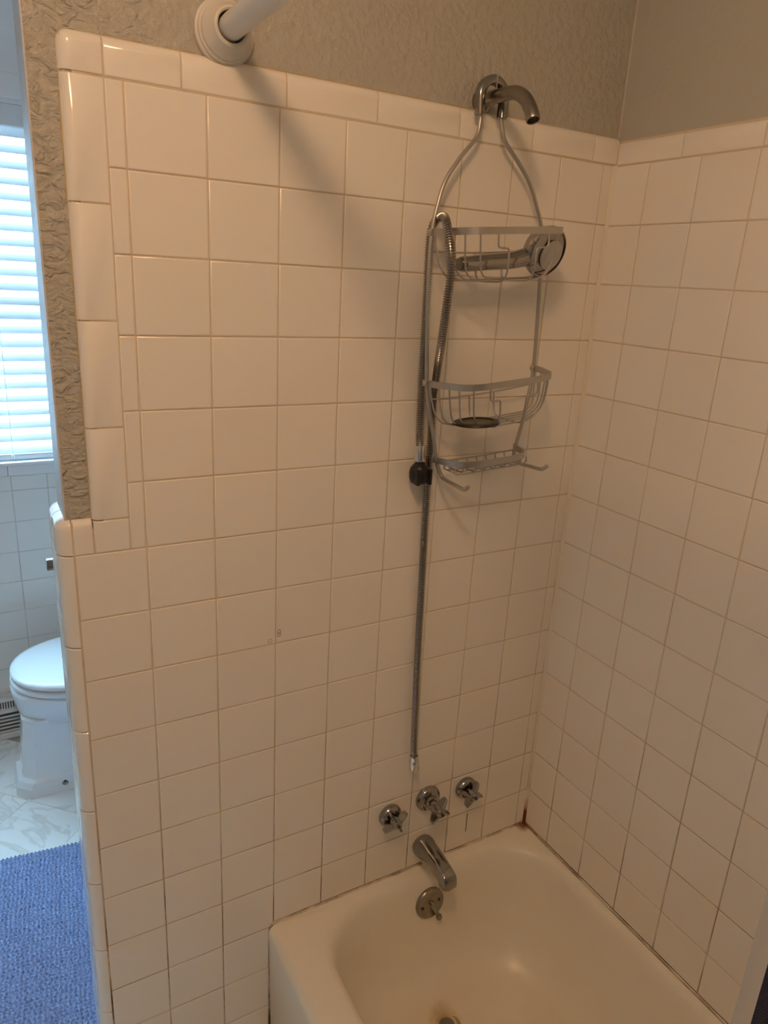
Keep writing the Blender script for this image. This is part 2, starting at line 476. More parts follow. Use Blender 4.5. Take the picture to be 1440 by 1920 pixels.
# grout between rounded corner and field tile, stained caulk, marks
bm = B(); box(bm, (-0.1068, 0.0008, 0.0), (-0.1034, 0.010, 1.258)); obj('corner_grout', bm, 'grout', wall_back, 0)
bm = B()
for i in range(70):
    z = 1.29 + i * 0.0078
    if 22 < i < 27 or 48 < i < 53: continue
    box(bm, (-0.0767 - random.uniform(0.0, 0.0007), 0.0088, z), (-0.0740, 0.0105, z + 0.0080))
for i in range(90):
    x = -0.02 + i * 0.0100
    if 0.09 < x < 0.17 or 0.02 < x < 0.06 or 0.57 < x < 0.62 or 0.70 < x < 0.80: continue
    box(bm, (x, 0.0088, TOP - 0.004), (x + 0.0102, 0.0105, TOP - 0.0010 + random.uniform(0.0, 0.0011)))
obj('old_caulk', bm, 'yellow_caulk', wall_back, 0)
def smudge(bm, x, z, rx, rz, n=14):
    c = bm.verts.new((x, -0.0006, z)); vs = []
    for i in range(n):
        a = 2 * math.pi * i / n; k = random.uniform(0.75, 1.15)
        vs.append(bm.verts.new((x + rx * k * math.cos(a), -0.0005, z + rz * k * math.sin(a))))
    for i in range(n): bm.faces.new((c, vs[i], vs[(i + 1) % n]))
MT['smudge'] = plain('brown_residue', (0.47, 0.38, 0.28), 0.6, var=0.2, vs=400)
MT['hairline'] = plain('hairline_crack', (0.10, 0.06, 0.03), 0.9)
bm = B()
for dx, dz, rx, rz in ((-0.0025, 0.0, 0.0012, 0.0065), (0.0025, 0.0, 0.0012, 0.0065), (0, 0.0065, 0.003, 0.0012), (0, -0.0065, 0.003, 0.0012), (0, 0, 0.002, 0.0011)): smudge(bm, 0.2262 + dx, 1.0075 + dz, rx, rz)
for a in range(0, 360, 60): smudge(bm, 0.2090 + 0.0035 * math.cos(R(a)), 0.9955 + 0.0035 * math.sin(R(a)), 0.0014, 0.0012)
obj('residue_mark', bm, 'smudge', wall_back, 0)
bm = B(); box(bm, (0.7105, -0.0009, 0.372), (0.7117, 0.002, 0.4255)); obj('tile_crack', bm, 'hairline', wall_back, 0)

# ---- right wall (tile face at x = XW)
bm = B(); box(bm, (XW + 0.010, -1.60, 0), (XW + 0.09, 0.0095, HC))
wall_right = struct(obj('wall_right', bm, 'paint_r', None, 0), 'long greige wall above cream tiles beside the bathtub')
bm = B(); box(bm, (XW + 0.0017, -1.46, 0.30), (XW + 0.0135, 0.0016, 1.886)); box(bm, (XW + 0.0036, -1.46, 1.85), (XW + 0.0135, 0.0016, 1.8975)); box(bm, (XW + 0.0080, -1.46, 1.85), (XW + 0.0135, 0.0016, 1.9015)); obj('grout_bed', bm, 'grout', wall_right, 0)
ye = [-0.0035] + YR
for k in range(0, 14):
    z1, z0 = ZK[k] + DZ[k], ZK[k + 1] + DZ[k + 1]
    z0 = max(z0, RIM + 0.004)
    for a, b in zip(ye, ye[1:]):
        me = tile_mesh(a - b - G_, z1 - z0 - G_)
        put_tile(wall_right, 'tile', me, XW + random.uniform(-0.0003, 0.0004), a - G_ / 2, z0 + G_ / 2, 'right', 0.0024)
yj = [-0.0035, -0.151, -0.305] + [-0.305 - 0.1535 * i for i in range(1, 8)]
for a, b in zip(yj, yj[1:]):
    me = tile_mesh(a - b - G_, 1.904 - ZK[0] - 0.001 - G_, mat='trim', rtp=0.015)
    put_tile(wall_right, 'trim_tile', me, XW, a - G_ / 2, ZK[0] - 0.0005 + G_ / 2, 'right', 0.0014)
# caulk fillets: vertical corner, both tub joints, paint corner
def fillet(p0, p1, da, db, r, mat, name, parent, wob=0.0):
    bm = B(); n = 60; p0, p1, da, db = Vector(p0), Vector(p1), Vector(da), Vector(db); rows = []
    for i in range(n + 1):
        rr = r * (1 + random.uniform(-wob, wob)); p = p0.lerp(p1, i / n)
        rows.append([bm.verts.new(q) for q in (p - (da + db) * 0.002, p + da * rr, p + (da + db) * rr * 0.34, p + db * rr)])
    for A, Bq in zip(rows, rows[1:]):
        for j in range(4): bm.faces.new((A[j], A[(j + 1) % 4], Bq[(j + 1) % 4], Bq[j]))
    bm.faces.new(rows[0]); bm.faces.new(rows[-1])
    return obj(name, bm, mat, parent, 60)
fillet((0.9005, 0.001, RIM), (0.9005, 0.001, 1.858), (-1, 0, 0), (0, -1, 0), 0.0062, 'caulk', 'corner_caulk', wall_right, 0.25)
fillet((0.9095, 0.0105, TOP), (0.9095, 0.0105, HC), (-1, 0, 0), (0, -1, 0), 0.0035, 'pale_caulk', 'paint_seam', wall_right, 0.15)
fillet((TX0 + 0.006, 0.0008, RIM + 0.0002), (0.898, 0.0008, RIM + 0.0002), (0, -1, 0), (0, 0, 1), 0.0034, 'caulk', 'tub_caulk', wall_back, 0.4)
fillet((XW + 0.0005, -1.44, RIM + 0.0002), (XW + 0.0005, 0.0, RIM + 0.0002), (-1, 0, 0), (0, 0, 1), 0.0026, 'caulk', 'tub_caulk', wall_right, 0.35)

# ---- rest of the room
bm = B(); box(bm, (-1.55, -1.58, 0), (0.96, -1.49, HC)); wall_front = struct(obj('wall_front', bm, 'paint_r', None, 0), 'greige wall at the foot of the bathtub')
bm = B(); box(bm, (-1.22, -1.58, 0), (-1.13, 1.66, HC)); wall_left = struct(obj('wall_left', bm, 'paint_r', None, 0), 'greige wall opposite the bathtub')
bm = B(); box(bm, (0.60, 0.098, 0), (0.69, 1.66, HC)); wall_side = struct(obj('wall_side', bm, 'white_paint', None, 0), 'pale wall behind the toilet tank')
bm = B(); box(bm, (-1.6, -1.6, HC), (1.0, 1.7, HC + 0.06)); ceiling = struct(obj('ceiling', bm, 'ceiling', None, 0), 'off white ceiling')
bm = B(); box(bm, (-1.6, -1.6, -0.06), (1.0, 1.7, -0.0012)); floor = struct(obj('floor', bm, 'floor_seam', None, 0), 'white marbled floor laid on the diagonal')
# diagonal floor tiles (pitch 0.231)
PT = 0.2309; me_ft = bpy.data.meshes.new('floor_tile'); bm = B()
box(bm, (-PT / 2 + 0.0006, -PT / 2 + 0.0006, -0.003), (PT / 2 - 0.0006, PT / 2 - 0.0006, 0.0)); bm.to_mesh(me_ft); bm.free(); me_ft.materials.append(MT['marble'])
a0 = 1.25; b0 = 0.853; st = PT * math.sqrt(2)
for i in range(-10, 3):
    for j in range(-8, 6):
        dmx = a0 + (i + 0.5) * st; smx = b0 + (j + 0.5) * st       # y-x, x+y of the centre
        y = (dmx + smx) / 2; x = (smx - dmx) / 2
        if not (-1.2 < x < 0.62 and -1.52 < y < 1.52): continue
        if x > 0.28 and y < 0.1: continue
        o = bpy.data.objects.new('floor_tile', me_ft); C.objects.link(o); o.parent = floor
        o.location = (x, y, 0); o.rotation_euler = (0, 0, math.pi / 4)

# ---- window wall with tile wainscot
WX0, WX1, WZ0, WZ1 = -0.98, 0.13, 0.99, 2.07
YW = 1.50
bm = B()
box(bm, (-1.55, YW + 0.008, 0), (WX0, YW + 0.15, HC)); box(bm, (WX1, YW + 0.008, 0), (0.62, YW + 0.15, HC))
box(bm, (WX0, YW + 0.008, 0), (WX1, YW + 0.15, WZ0)); box(bm, (WX0, YW + 0.008, WZ1), (WX1, YW + 0.15, HC))
wall_window = struct(obj('wall_window', bm, 'white_paint', None, 0), 'pale window wall above white tile wainscot')
bm = B(); box(bm, (-1.13, YW + 0.0016, 0.0), (0.60, YW + 0.010, 0.942)); obj('grout_bed', bm, 'grout_w', wall_window, 0)
zw = [0.942, 0.8901] + [0.8901 - 0.1095 * i for i in range(1, 9)]
xw = [-0.1332 + 0.1095 * i for i in range(-9, 7)]
for z1, z0 in zip(zw, zw[1:]):
    for xa, xb in zip(xw, xw[1:]):
        me = tile_mesh(xb - xa - G_, z1 - max(z0, 0.003) - G_, mat='tile_w')
        put_tile(wall_window, 'tile', me, xa + G_ / 2, YW, max(z0, 0.003) + G_ / 2, 'back', 0.002)
# window
bm = B()
cw = 0.075
box(bm, (WX0 - cw, YW - 0.014, WZ1), (WX1 + cw, YW + 0.008, WZ1 + 0.066), 0.003)
box(bm, (WX0 - cw, YW - 0.014, WZ0 - 0.01), (WX0, YW + 0.008, WZ1), 0.003); box(bm, (WX1, YW - 0.014, WZ0 - 0.01), (WX1 + cw, YW + 0.008, WZ1), 0.003)
window_1 = struct(obj('window_1', bm, 'gloss_white', None, 0), 'white cased window behind closed venetian blinds')
bm = B(); box(bm, (WX0, YW + 0.004, WZ0), (WX0 + 0.012, YW + 0.10, WZ1)); box(bm, (WX1 - 0.012, YW + 0.004, WZ0), (WX1, YW + 0.10, WZ1)); box(bm, (WX0 + 0.012, YW + 0.004, WZ1 - 0.012), (WX1 - 0.012, YW + 0.10, WZ1)); obj('jamb', bm, 'gloss_white', window_1, 0)
bm = B(); box(bm, (WX0 - cw, YW - 0.012, 0.944), (-0.1405, YW + 0.006, WZ0 - 0.012), 0.002); obj('apron', bm, 'gloss_white', window_1, 0)
bm = B(); box(bm, (-0.1395, YW - 0.012, 0.944), (WX1 + cw, YW + 0.006, WZ0 - 0.012), 0.002); obj('apron', bm, 'gloss_white', window_1, 0)
bm = B(); box(bm, (WX0 - cw - 0.01, YW - 0.02, WZ0 - 0.012), (WX1 + cw + 0.01, YW + 0.10, WZ0 + 0.001), 0.003); obj('sill', bm, 'gloss_white', window_1, 0)
bm = B(); box(bm, (WX0 + 0.012, YW + 0.085, WZ0), (WX1 - 0.012, YW + 0.09, WZ1 - 0.012)); obj('pane', bm, 'day', window_1, 0)
bm = B()
for xa in (WX0 + 0.012, WX1 - 0.045): box(bm, (xa, YW + 0.07, WZ0), (xa + 0.033, YW + 0.098, WZ1 - 0.012))
for za in (WZ0, 1.50, WZ1 - 0.047): box(bm, (WX0 + 0.045, YW + 0.07, za), (WX1 - 0.045, YW + 0.098, za + 0.035))
obj('sash', bm, 'gloss_white', window_1, 0)
# venetian blind
blind = thing('venetian_blind', 'white closed venetian blind hanging in the bright window', 'blind', loc=(WX0 / 2 + WX1 / 2, YW, WZ0))
def bobj(*a, **k):
    o = obj(*a, **k); o.matrix_parent_inverse = a[3].matrix_world.inverted() if False else Matrix.Translation(-Vector(a[3].location)); return o
bx0, bx1 = WX0 + 0.016, WX1 - 0.016
bm = B(); box(bm, (bx0, YW + 0.002, 1.998), (bx1, YW + 0.045, 2.056), 0.003); bobj('head_rail', bm, 'gloss_white', blind)
me_s = None
npitch = 22; zs0 = 1.032; pit = (1.992 - zs0) / npitch
for i in range(npitch + 1):
    zc = zs0 + i * pit; tilt = R(62)
    if me_s is None:
        bm = B(); n = 6; rows = []
        for sx in (bx0, bx1):
            lo = []; hi = []
            for k in range(n + 1):
                t = (k / n - 0.5) * 0.05; cam_ = 0.0022 * (1 - (2 * k / n - 1) ** 2)
                for lst, off in ((lo, -0.0008), (hi, 0.0008)):
                    a, bq = t, cam_ + off
                    lst.append(bm.verts.new((sx, a * math.cos(tilt) - bq * math.sin(tilt), a * math.sin(tilt) + bq * math.cos(tilt))))
            rows.append(lo + hi[::-1])
        m_ = len(rows[0])
        for j in range(m_): bm.faces.new((rows[0][j], rows[0][(j + 1) % m_], rows[1][(j + 1) % m_], rows[1][j]))
        bm.faces.new(rows[0]); bm.faces.new(rows[1][::-1])
        bmesh.ops.recalc_face_normals(bm, faces=bm.faces)
        me_s = bpy.data.meshes.new('slat'); bm.to_mesh(me_s); bm.free(); finish(me_s, 30); me_s.materials.append(MT['slat'])
    o = bpy.data.objects.new('slat', me_s); C.objects.link(o); o.parent = blind
    o.location = (0 - blind.location.x, 0.024, zc - blind.location.z)
bm = B(); box(bm, (bx0, YW + 0.006, 0.9935), (bx1, YW + 0.042, 1.0135), 0.004); bobj('bottom_rail', bm, 'gloss_white', blind)
for xc_ in (-0.118, -0.50, -0.88):
    bm = B(); tube(bm, [(xc_, YW - 0.002, 1.0), (xc_, YW - 0.002, 1.3), (xc_, YW - 0.002, 1.7), (xc_, YW - 0.002, 2.0)], 0.0011, 6); bobj('cord', bm, 'gloss_white', blind)
    bm = B(); lathe(bm, [(0.001, 0), (0.004, 0.001), (0.005, 0.006), (0.003, 0.012), (0.001, 0.014)], (xc_, YW + 0.002, 1.0), (0, 0, 1), 10); bobj('cord_knot', bm, 'gloss_white', blind)

# ---- baseboard register under the window
reg = thing('baseboard_register', 'white baseboard heating register below the window tiles', 'heater', loc=(-0.55, YW - 0.04, 0))
def pobj(name, bm, mat, parent, ang=40):
    o = obj(name, bm, mat, parent, ang); o.matrix_parent_inverse = Matrix.Translation(-Vector(parent.location)); return o
rx0, rx1 = -1.02, -0.09
bm = B()      # hollow casing: back sheet, cap, middle band, foot, end plates
box(bm, (rx0, YW - 0.004, 0.001), (rx1, YW - 0.001, 0.136)); box(bm, (rx0, YW - 0.034, 0.121), (rx1, YW - 0.004, 0.136), 0.002)
box(bm, (rx0, YW - 0.042, 0.080), (rx1, YW - 0.031, 0.094)); box(bm, (rx0, YW - 0.084, 0.001), (rx1, YW - 0.072, 0.024), 0.002)
for xa in (rx0, rx1 - 0.004):
    A = [(YW - 0.004, 0.002), (YW - 0.076, 0.002), (YW - 0.076, 0.024), (YW - 0.040, 0.082), (YW - 0.033, 0.122), (YW - 0.004, 0.134)]
    loft(bm, [[Vector((xa, y, z)) for y, z in A], [Vector((xa + 0.004, y, z)) for y, z in A]])
pobj('body', bm, 'gloss_white', reg, 0)
bm = B(); box(bm, (rx0 + 0.004, YW - 0.0062, 0.003), (rx1 - 0.004, YW - 0.0042, 0.120)); box(bm, (rx0 + 0.004, YW - 0.071, 0.002), (rx1 - 0.004, YW - 0.007, 0.004)); pobj('duct', bm, 'duct', reg, 0)
bm = B()
for i in range(112):
    x = rx0 + 0.006 + i * 0.0082
    if x + 0.0042 < rx1 - 0.004: box(bm, (x, YW - 0.0345, 0.0935), (x + 0.0042, YW - 0.0310, 0.1215))
o = pobj('grille_bars', bm, 'gloss_white', reg, 0); o['kind'] = 'stuff'
for i in range(5):
    t = (i + 0.5) / 5; y = YW - 0.043 - t * 0.032; z = 0.078 - t * 0.052
    bm = B(); box(bm, (rx0 + 0.004, y - 0.0075, z - 0.0030), (rx1 - 0.004, y + 0.001, z - 0.0004)); pobj('louver', bm, 'gloss_white', reg, 0)

# ------------------------------------------------------------------ bathtub
tub = thing('bathtub', 'old white enamel bathtub with yellowed bottom set between tiled walls', 'bathtub', loc=((TX0 + TX1) / 2, (TY0 + TY1) / 2, 0))
bm = B()
loops = []
def rr_(x0, x1, y0, y1, r, z): loops.append(rrect(x0, x1, y0, y1, r, z, 10, 10))
rr_(TX0 + 0.012, TX1, TY0, TY1, 0.004, 0.0)
rr_(TX0 + 0.012, TX1, TY0, TY1, 0.004, 0.03)
rr_(TX0 + 0.006, TX1, TY0, TY1, 0.004, 0.045)
rr_(TX0 + 0.002, TX1, TY0, TY1, 0.004, RIM - 0.05)
rr_(TX0 - 0.000, TX1, TY0, TY1, 0.004, RIM - 0.022)
for a in (15, 30, 45, 60, 75, 90):
    rr_(TX0 + 0.018 * (1 - math.cos(R(a))), TX1 - 0.002 * math.sin(R(a)), TY0, TY1, 0.004, RIM - 0.018 + 0.018 * math.sin(R(a)))
ox0, ox1, oy0, oy1 = 0.292, 0.880, -1.36, -0.030
rr_(ox0 - 0.012, ox1 + 0.006, oy0 - 0.02, oy1 + 0.012, 0.125, RIM - 0.0005)
rr_(ox0 - 0.002, ox1 + 0.001, oy0 - 0.005, oy1 + 0.004, 0.135, RIM - 0.003)
rr_(ox0 + 0.003, ox1 - 0.004, oy0 + 0.006, oy1 - 0.004, 0.138, RIM - 0.011)
rr_(ox0 + 0.007, ox1 - 0.008, oy0 + 0.016, oy1 - 0.009, 0.139, RIM - 0.026)
rr_(ox0 + 0.011, ox1 - 0.012, oy0 + 0.03, oy1 - 0.014, 0.140, RIM - 0.05)
rr_(ox0 + 0.018, ox1 - 0.019, oy0 + 0.06, oy1 - 0.022, 0.142, RIM - 0.10)
rr_(ox0 + 0.029, ox1 - 0.028, oy0 + 0.11, oy1 - 0.034, 0.144, RIM - 0.16)
rr_(ox0 + 0.046, ox1 - 0.041, oy0 + 0.17, oy1 - 0.050, 0.146, RIM - 0.21)
rr_(ox0 + 0.076, ox1 - 0.058, oy0 + 0.22, oy1 - 0.070, 0.148, RIM - 0.245)
rr_(ox0 + 0.098, ox1 - 0.082, oy0 + 0.26, oy1 - 0.104, 0.15, RIM - 0.266)
rr_(ox0 + 0.124, ox1 - 0.106, oy0 + 0.30, oy1 - 0.130, 0.14, RIM - 0.276)
rr_(ox0 + 0.17, ox1 - 0.15, oy0 + 0.36, oy1 - 0.17, 0.11, RIM - 0.281)
rr_(ox0 + 0.23, ox1 - 0.21, oy0 + 0.5, oy1 - 0.25, 0.05, RIM - 0.283)
loft(bm, loops)
pobj('shell', bm, 'tub', tub, 50)
# overflow plate
op = Vector((0.5865, -0.0490, 0.2570)); on = Vector((0, -1, 0.17)).normalized()
bm = B(); lathe(bm, [(0.001, -0.008), (0.036, -0.008), (0.0375, 0.0), (0.0365, 0.004), (0.0335, 0.0065), (0.031, 0.0062), (0.026, 0.0055), (0.010, 0.005), (0.0, 0.005)], op, on, 40)
ovf = pobj('overflow_plate', bm, 'tarnish', tub, 40); ovf['label'] = 'round tarnished chrome overflow plate'
def sub(name, bm, mat, par, ang=40): return obj(name, bm, mat, par, ang)
sx = Vector((1, 0, 0)); sz = on.cross(sx).normalized(); sz = sz if sz.z > 0 else -sz
bm = B(); lathe(bm, [(0.0055, 0.004), (0.005, 0.011), (0.003, 0.013), (0, 0.013)], op + sz * 0.001 + sx * 0.003, on, 14); sub('pivot', bm, 'tarnish', ovf)
bm = B(); sweep(bm, [op + on * 0.008 + sx * 0.002 - sz * 0.002, op + on * 0.012 + sx * 0.008 - sz * 0.015, op + on * 0.017 + sx * 0.013 - sz * 0.028], [(0.004, 0.002), (0.004, -0.002), (-0.004, -0.002), (-0.004, 0.002)])
lathe(bm, [(0.001, -0.003), (0.007, -0.003), (0.008, 0), (0.007, 0.003), (0.001, 0.003)], op + on * 0.018 + sx * 0.014 - sz * 0.031, on, 16); sub('trip_lever', bm, 'tarnish', ovf)
for s in (-1, 1):
    bm = B(); lathe(bm, [(0.0036, 0.004), (0.0034, 0.0072), (0, 0.0074)], op + sx * 0.0225 * s + sz * (0.003 * s), on, 12); sub('screw', bm, 'dark', ovf)
# drain
dp = Vector((0.560, -0.190, RIM - 0.2815))
bm = B(); lathe(bm, [(0.034, 0.0005), (0.033, 0.003), (0.028, 0.0035), (0.025, 0.001), (0.0, 0.0008)], dp, (0, 0, 1), 28); pobj('drain', bm, 'scale', tub)
bm = B(); lathe(bm, [(0.018, 0.0), (0.018, 0.008), (0.013, 0.013), (0, 0.014)], dp, (0, 0, 1), 20); pobj('drain_stopper', bm, 'tarnish', tub)

# ------------------------------------------------------------------ tub valves and spout
def blade(bm, o, ang, r0=0.004, r1=0.032, th=0.0030):
    """flat vane lying in the plane of the stem axis and the radius"""
    d = Vector((math.cos(ang), 0, math.sin(ang))); s = Vector((-math.sin(ang), 0, math.cos(ang))); yv = Vector((0, -1, 0))
    sec = []
    for t, f, bk, k in ((r0, 0.004, -0.024, 1.5), (r0 + (r1 - r0) * 0.35, 0.003, -0.021, 1.25), (r0 + (r1 - r0) * 0.85, -0.001, -0.016, 0.95), (r1, -0.003, -0.014, 0.6)):
        c = o + d * t
        sec.append([c + yv * f + s * th * k * 0.5, c + yv * (f - 0.002) + s * th * k, c + yv * bk + s * th * k, c + yv * bk - s * th * k, c + yv * (f - 0.002) - s * th * k, c + yv * f - s * th * k * 0.5])
    loft(bm, sec)
def valve(x, z, label, reach, ang, cup):
    t = thing('faucet_valve', label, 'faucet', 'tub valves over the spout', (x, 0, z))
    bm = B()
    if cup: lathe(bm, [(0.026, -0.002), (0.0275, 0.002), (0.0275, 0.006), (0.025, 0.0125), (0.021, 0.016), (0.0185, 0.0165), (0.016, 0.010), (0.0125, 0.006)], (0, 0, 0), (0, -1, 0), 36)
    else: lathe(bm, [(0.029, -0.002), (0.031, 0.002), (0.030, 0.009), (0.026, 0.014), (0.019, 0.017), (0.0155, 0.0175), (0.015, 0.024), (0.0125, 0.026), (0.0105, 0.026)], (0, 0, 0), (0, -1, 0), 36)
    obj('escutcheon', bm, 'chrome', t)
    bm = B(); lathe(bm, [(0.0085, 0.003), (0.0085, reach * 0.55), (0.0072, reach * 0.6), (0.0085, reach)], (0, 0, 0), (0, -1, 0), 18); obj('stem', bm, 'chrome', t)
    bm = B(); hub = Vector((0, -reach, 0))
    lathe(bm, [(0.0115, -0.012), (0.0115, 0.001), (0.009, 0.006), (0.0055, 0.008), (0.0, 0.0078)], hub, (0, -1, 0), 18)
    for k in range(4): blade(bm, hub, R(ang + 90 * k))
    h = obj('handle', bm, 'chrome', t, 32)
    bm = B(); lathe(bm, [(0.0036, 0.0074), (0.0034, 0.0092), (0, 0.0094)], hub, (0, -1, 0), 10); obj('screw', bm, 'dark', h)
    return t
valve(0.490, 0.506, 'chrome four-vane tub valve farthest from the corner of the tiled walls', 0.036, 29, True)
valve(0.588, 0.517, 'chrome four-vane diverter valve with long stem, directly above the spout', 0.058, 60, False)
valve(0.694, 0.508, 'chrome four-vane tub valve closest to the corner of the tiled walls', 0.038, 66, True)
sp = thing('tub_spout', 'tarnished chrome tub spout tapering out over the bathtub rim', 'spout', loc=(0.584, 0, 0.388))
bm = B()
secs = []
for y, zc, hw, hh, zt in ((0.001, 0, 0.0245, 0.0245, 2), (-0.006, 0.0, 0.0275, 0.0275, 2), (-0.016, 0.0, 0.0275, 0.0275, 2), (-0.022, 0.0, 0.0255, 0.026, 2), (-0.045, 0.000, 0.0235, 0.0235, 2.4), (-0.075, -0.001, 0.0205, 0.0205, 2.8), (-0.100, -0.004, 0.0185, 0.018, 3.6), (-0.114, -0.007, 0.0178, 0.0165, 4.2), (-0.1195, -0.0095, 0.0172, 0.0145, 4.4), (-0.124, -0.0155, 0.0155, 0.0085, 4.0), (-0.1245, -0.0165, 0.012, 0.006, 3.0)):
    L = []
    for i in range(28):
        a = 2 * math.pi * i / 28; ca, sa = math.cos(a), math.sin(a)
        L.append(Vector((hw * abs(ca) ** (2 / zt) * (1 if ca >= 0 else -1), y, zc + hh * abs(sa) ** (2 / zt) * (1 if sa >= 0 else -1))))
    secs.append(L)
loft(bm, secs); obj('body', bm, 'chrome', sp, 50)
bm = B(); lathe(bm, [(0.016, -0.002), (0.0165, 0.006), (0.0125, 0.006), (0.012, -0.002)], (0, -0.106, -0.0275), (0, 0.1, 1), 20, False, False); obj('outlet_ring', bm, 'scale', sp)

# ------------------------------------------------------------------ shower arm
arm = thing('shower_pipe', 'bare tarnished shower arm pipe jutting from wall above the caddy', 'pipe', loc=(0.582, 0.010, 1.923))
AX = 0.582
bm = B()
pa = catmull([(AX, 0.012, 1.920), (AX, -0.02, 1.922), (AX, -0.055, 1.922), (AX, -0.083, 1.919), (AX, -0.107, 1.907), (AX, -0.123, 1.889), (AX, -0.1305, 1.8755)], 6)
pb = [p for p in pa if (p - pa[-1]).length > 0.0075] + [pa[-1] - (pa[-1] - pa[-3]).normalized() * 0.0075]
tube(bm, pb, 0.0105, 20, (1, 0, 0))
pobj('pipe', bm, 'tarnish', arm)
d = (pa[-1] - pa[-3]).normalized()
bm = B(); lathe(bm, [(0.0108, -0.002), (0.0112, 0.0), (0.0112, 0.009), (0.0108, 0.0105), (0.0092, 0.0105), (0.0088, 0.009), (0.0088, 0.0012), (0.0, 0.0010)], pa[-1] - d * 0.0085, d, 24, False); pobj('thread_end', bm, 'tarnish', arm)
bm = B(); lathe(bm, [(0.0185, -0.002), (0.0185, 0.001), (0.017, 0.005), (0.013, 0.007), (0.0105, 0.007)], (AX, 0.010, 1.920), (0, -1, 0), 30); pobj('escutcheon', bm, 'tarnish', arm)

# ------------------------------------------------------------------ shower caddy
cad = thing('shower_caddy', 'satin metal wire shower caddy with two baskets and soap tray hung on the shower arm', 'shower caddy', loc=(0.582, -0.022, 1.935))
FL = [(0.5565, -0.022, 1.912), (0.559, -0.022, 1.900), (0.561, -0.022, 1.884), (0.554, -0.024, 1.859), (0.523, -0.026, 1.824), (0.497, -0.028, 1.787), (0.484, -0.030, 1.749), (0.477, -0.030, 1.710), (0.476, -0.030, 1.654), (0.480, -0.030, 1.567), (0.488, -0.030, 1.459), (0.497, -0.033, 1.405), (0.508, -0.036, 1.357), (0.515, -0.038, 1.320), (0.525, -0.040, 1.294), (0.528, -0.050, 1.285), (0.532, -0.080, 1.281), (0.534, -0.100, 1.279), (0.537, -0.106, 1.280), (0.541, -0.110, 1.287)]
FR = [(0.6045, -0.022, 1.912), (0.603, -0.022, 1.900), (0.606, -0.022, 1.884), (0.614, -0.024, 1.861), (0.643, -0.026, 1.834), (0.672, -0.028, 1.803), (0.692, -0.030, 1.768), (0.710, -0.030, 1.728), (0.718, -0.030, 1.667), (0.724, -0.030, 1.591), (0.729, -0.030, 1.483), (0.720, -0.033, 1.417), (0.710, -0.036, 1.371), (0.699, -0.038, 1.330), (0.697, -0.040, 1.308), (0.699, -0.050, 1.303), (0.708, -0.080, 1.302), (0.712, -0.100, 1.302), (0.716, -0.106, 1.304), (0.722, -0.110, 1.311)]
for F in (FL, FR):
    bm = B(); tube(bm, catmull(F, 5), 0.0036, 10); pobj('frame_rod', bm, 'satin', cad)
# hook sleeve bent over the arm
bm = B()
hp = [(0.5585, -0.022, 1.894), (0.5570, -0.022, 1.912), (0.5570, -0.022, 1.926), (0.562, -0.022, 1.938), (0.572, -0.022, 1.9455), (0.5815, -0.022, 1.9475), (0.591, -0.022, 1.9455), (0.600, -0.022, 1.938), (0.605, -0.022, 1.926), (0.6048, -0.022, 1.912), (0.6035, -0.022, 1.894)]
sweep(bm, catmull(hp, 4), [(0.0085, 0.0045), (0.0045, 0.0072), (-0.0045, 0.0072), (-0.0085, 0.0045), (-0.0085, -0.0045), (-0.0045, -0.0072), (0.0045, -0.0072), (0.0085, -0.0045)], (0, -1, 0))
hk = pobj('hook_sleeve', bm, 'chrome', cad, 60)
bm = B(); box(bm, (0.5806, -0.0315, 1.930), (0.5824, -0.0300, 1.954)); obj('seam_line', bm, 'satin', hk, 0)
def basket(Lp, Rp, D, hf, drop, name, wires=True):
    Lp, Rp = Vector(Lp), Vector(Rp); c = (Lp + Rp) / 2; ex = (Rp - Lp).normalized(); half = (Rp - Lp).length / 2
    ed = Vector((0, -1, 0)); eu = ex.cross(ed) * -1
    if eu.z < 0: eu = -eu
    def P(w, d, h): return c + ex * w + ed * d + eu * h
    rim = [(-half - 0.003, -0.008), (-half + 0.001, 0.006), (-half + 0.004, D * 0.28), (-hf, D * 0.55), (-hf + 0.012, D * 0.82), (-hf + 0.038, D * 0.965), (-hf * 0.35, D), (0, D * 1.01)]
    rim += [(-a, b) for a, b in rim[-2::-1]]
    path = catmull([P(a, b, 0) for a, b in rim], 6)
    bm = B(); hh, tt = 0.0056, 0.0016
    sweep(bm, path, [(hh, tt), (-hh, tt), (-hh, -tt), (hh, -tt)], tuple(eu))
    rimo = pobj('rim_band', bm, 'satin', cad, 35)
    def xr(d):
        best = None
        for (a, b), (a2, b2) in zip(rim[:8], rim[1:8]):
            if b <= d <= b2 and b2 > b: return a + (a2 - a) * (d - b) / (b2 - b)
        return rim[0][0] if d < 0 else -hf
    return P, half, xr
W = 0.0016
def wire(P, pts, r=W, n=4):
    bm = B(); tube(bm, catmull([P(*p) for p in pts], n), r, 7); pobj('wire', bm, 'satin', cad)
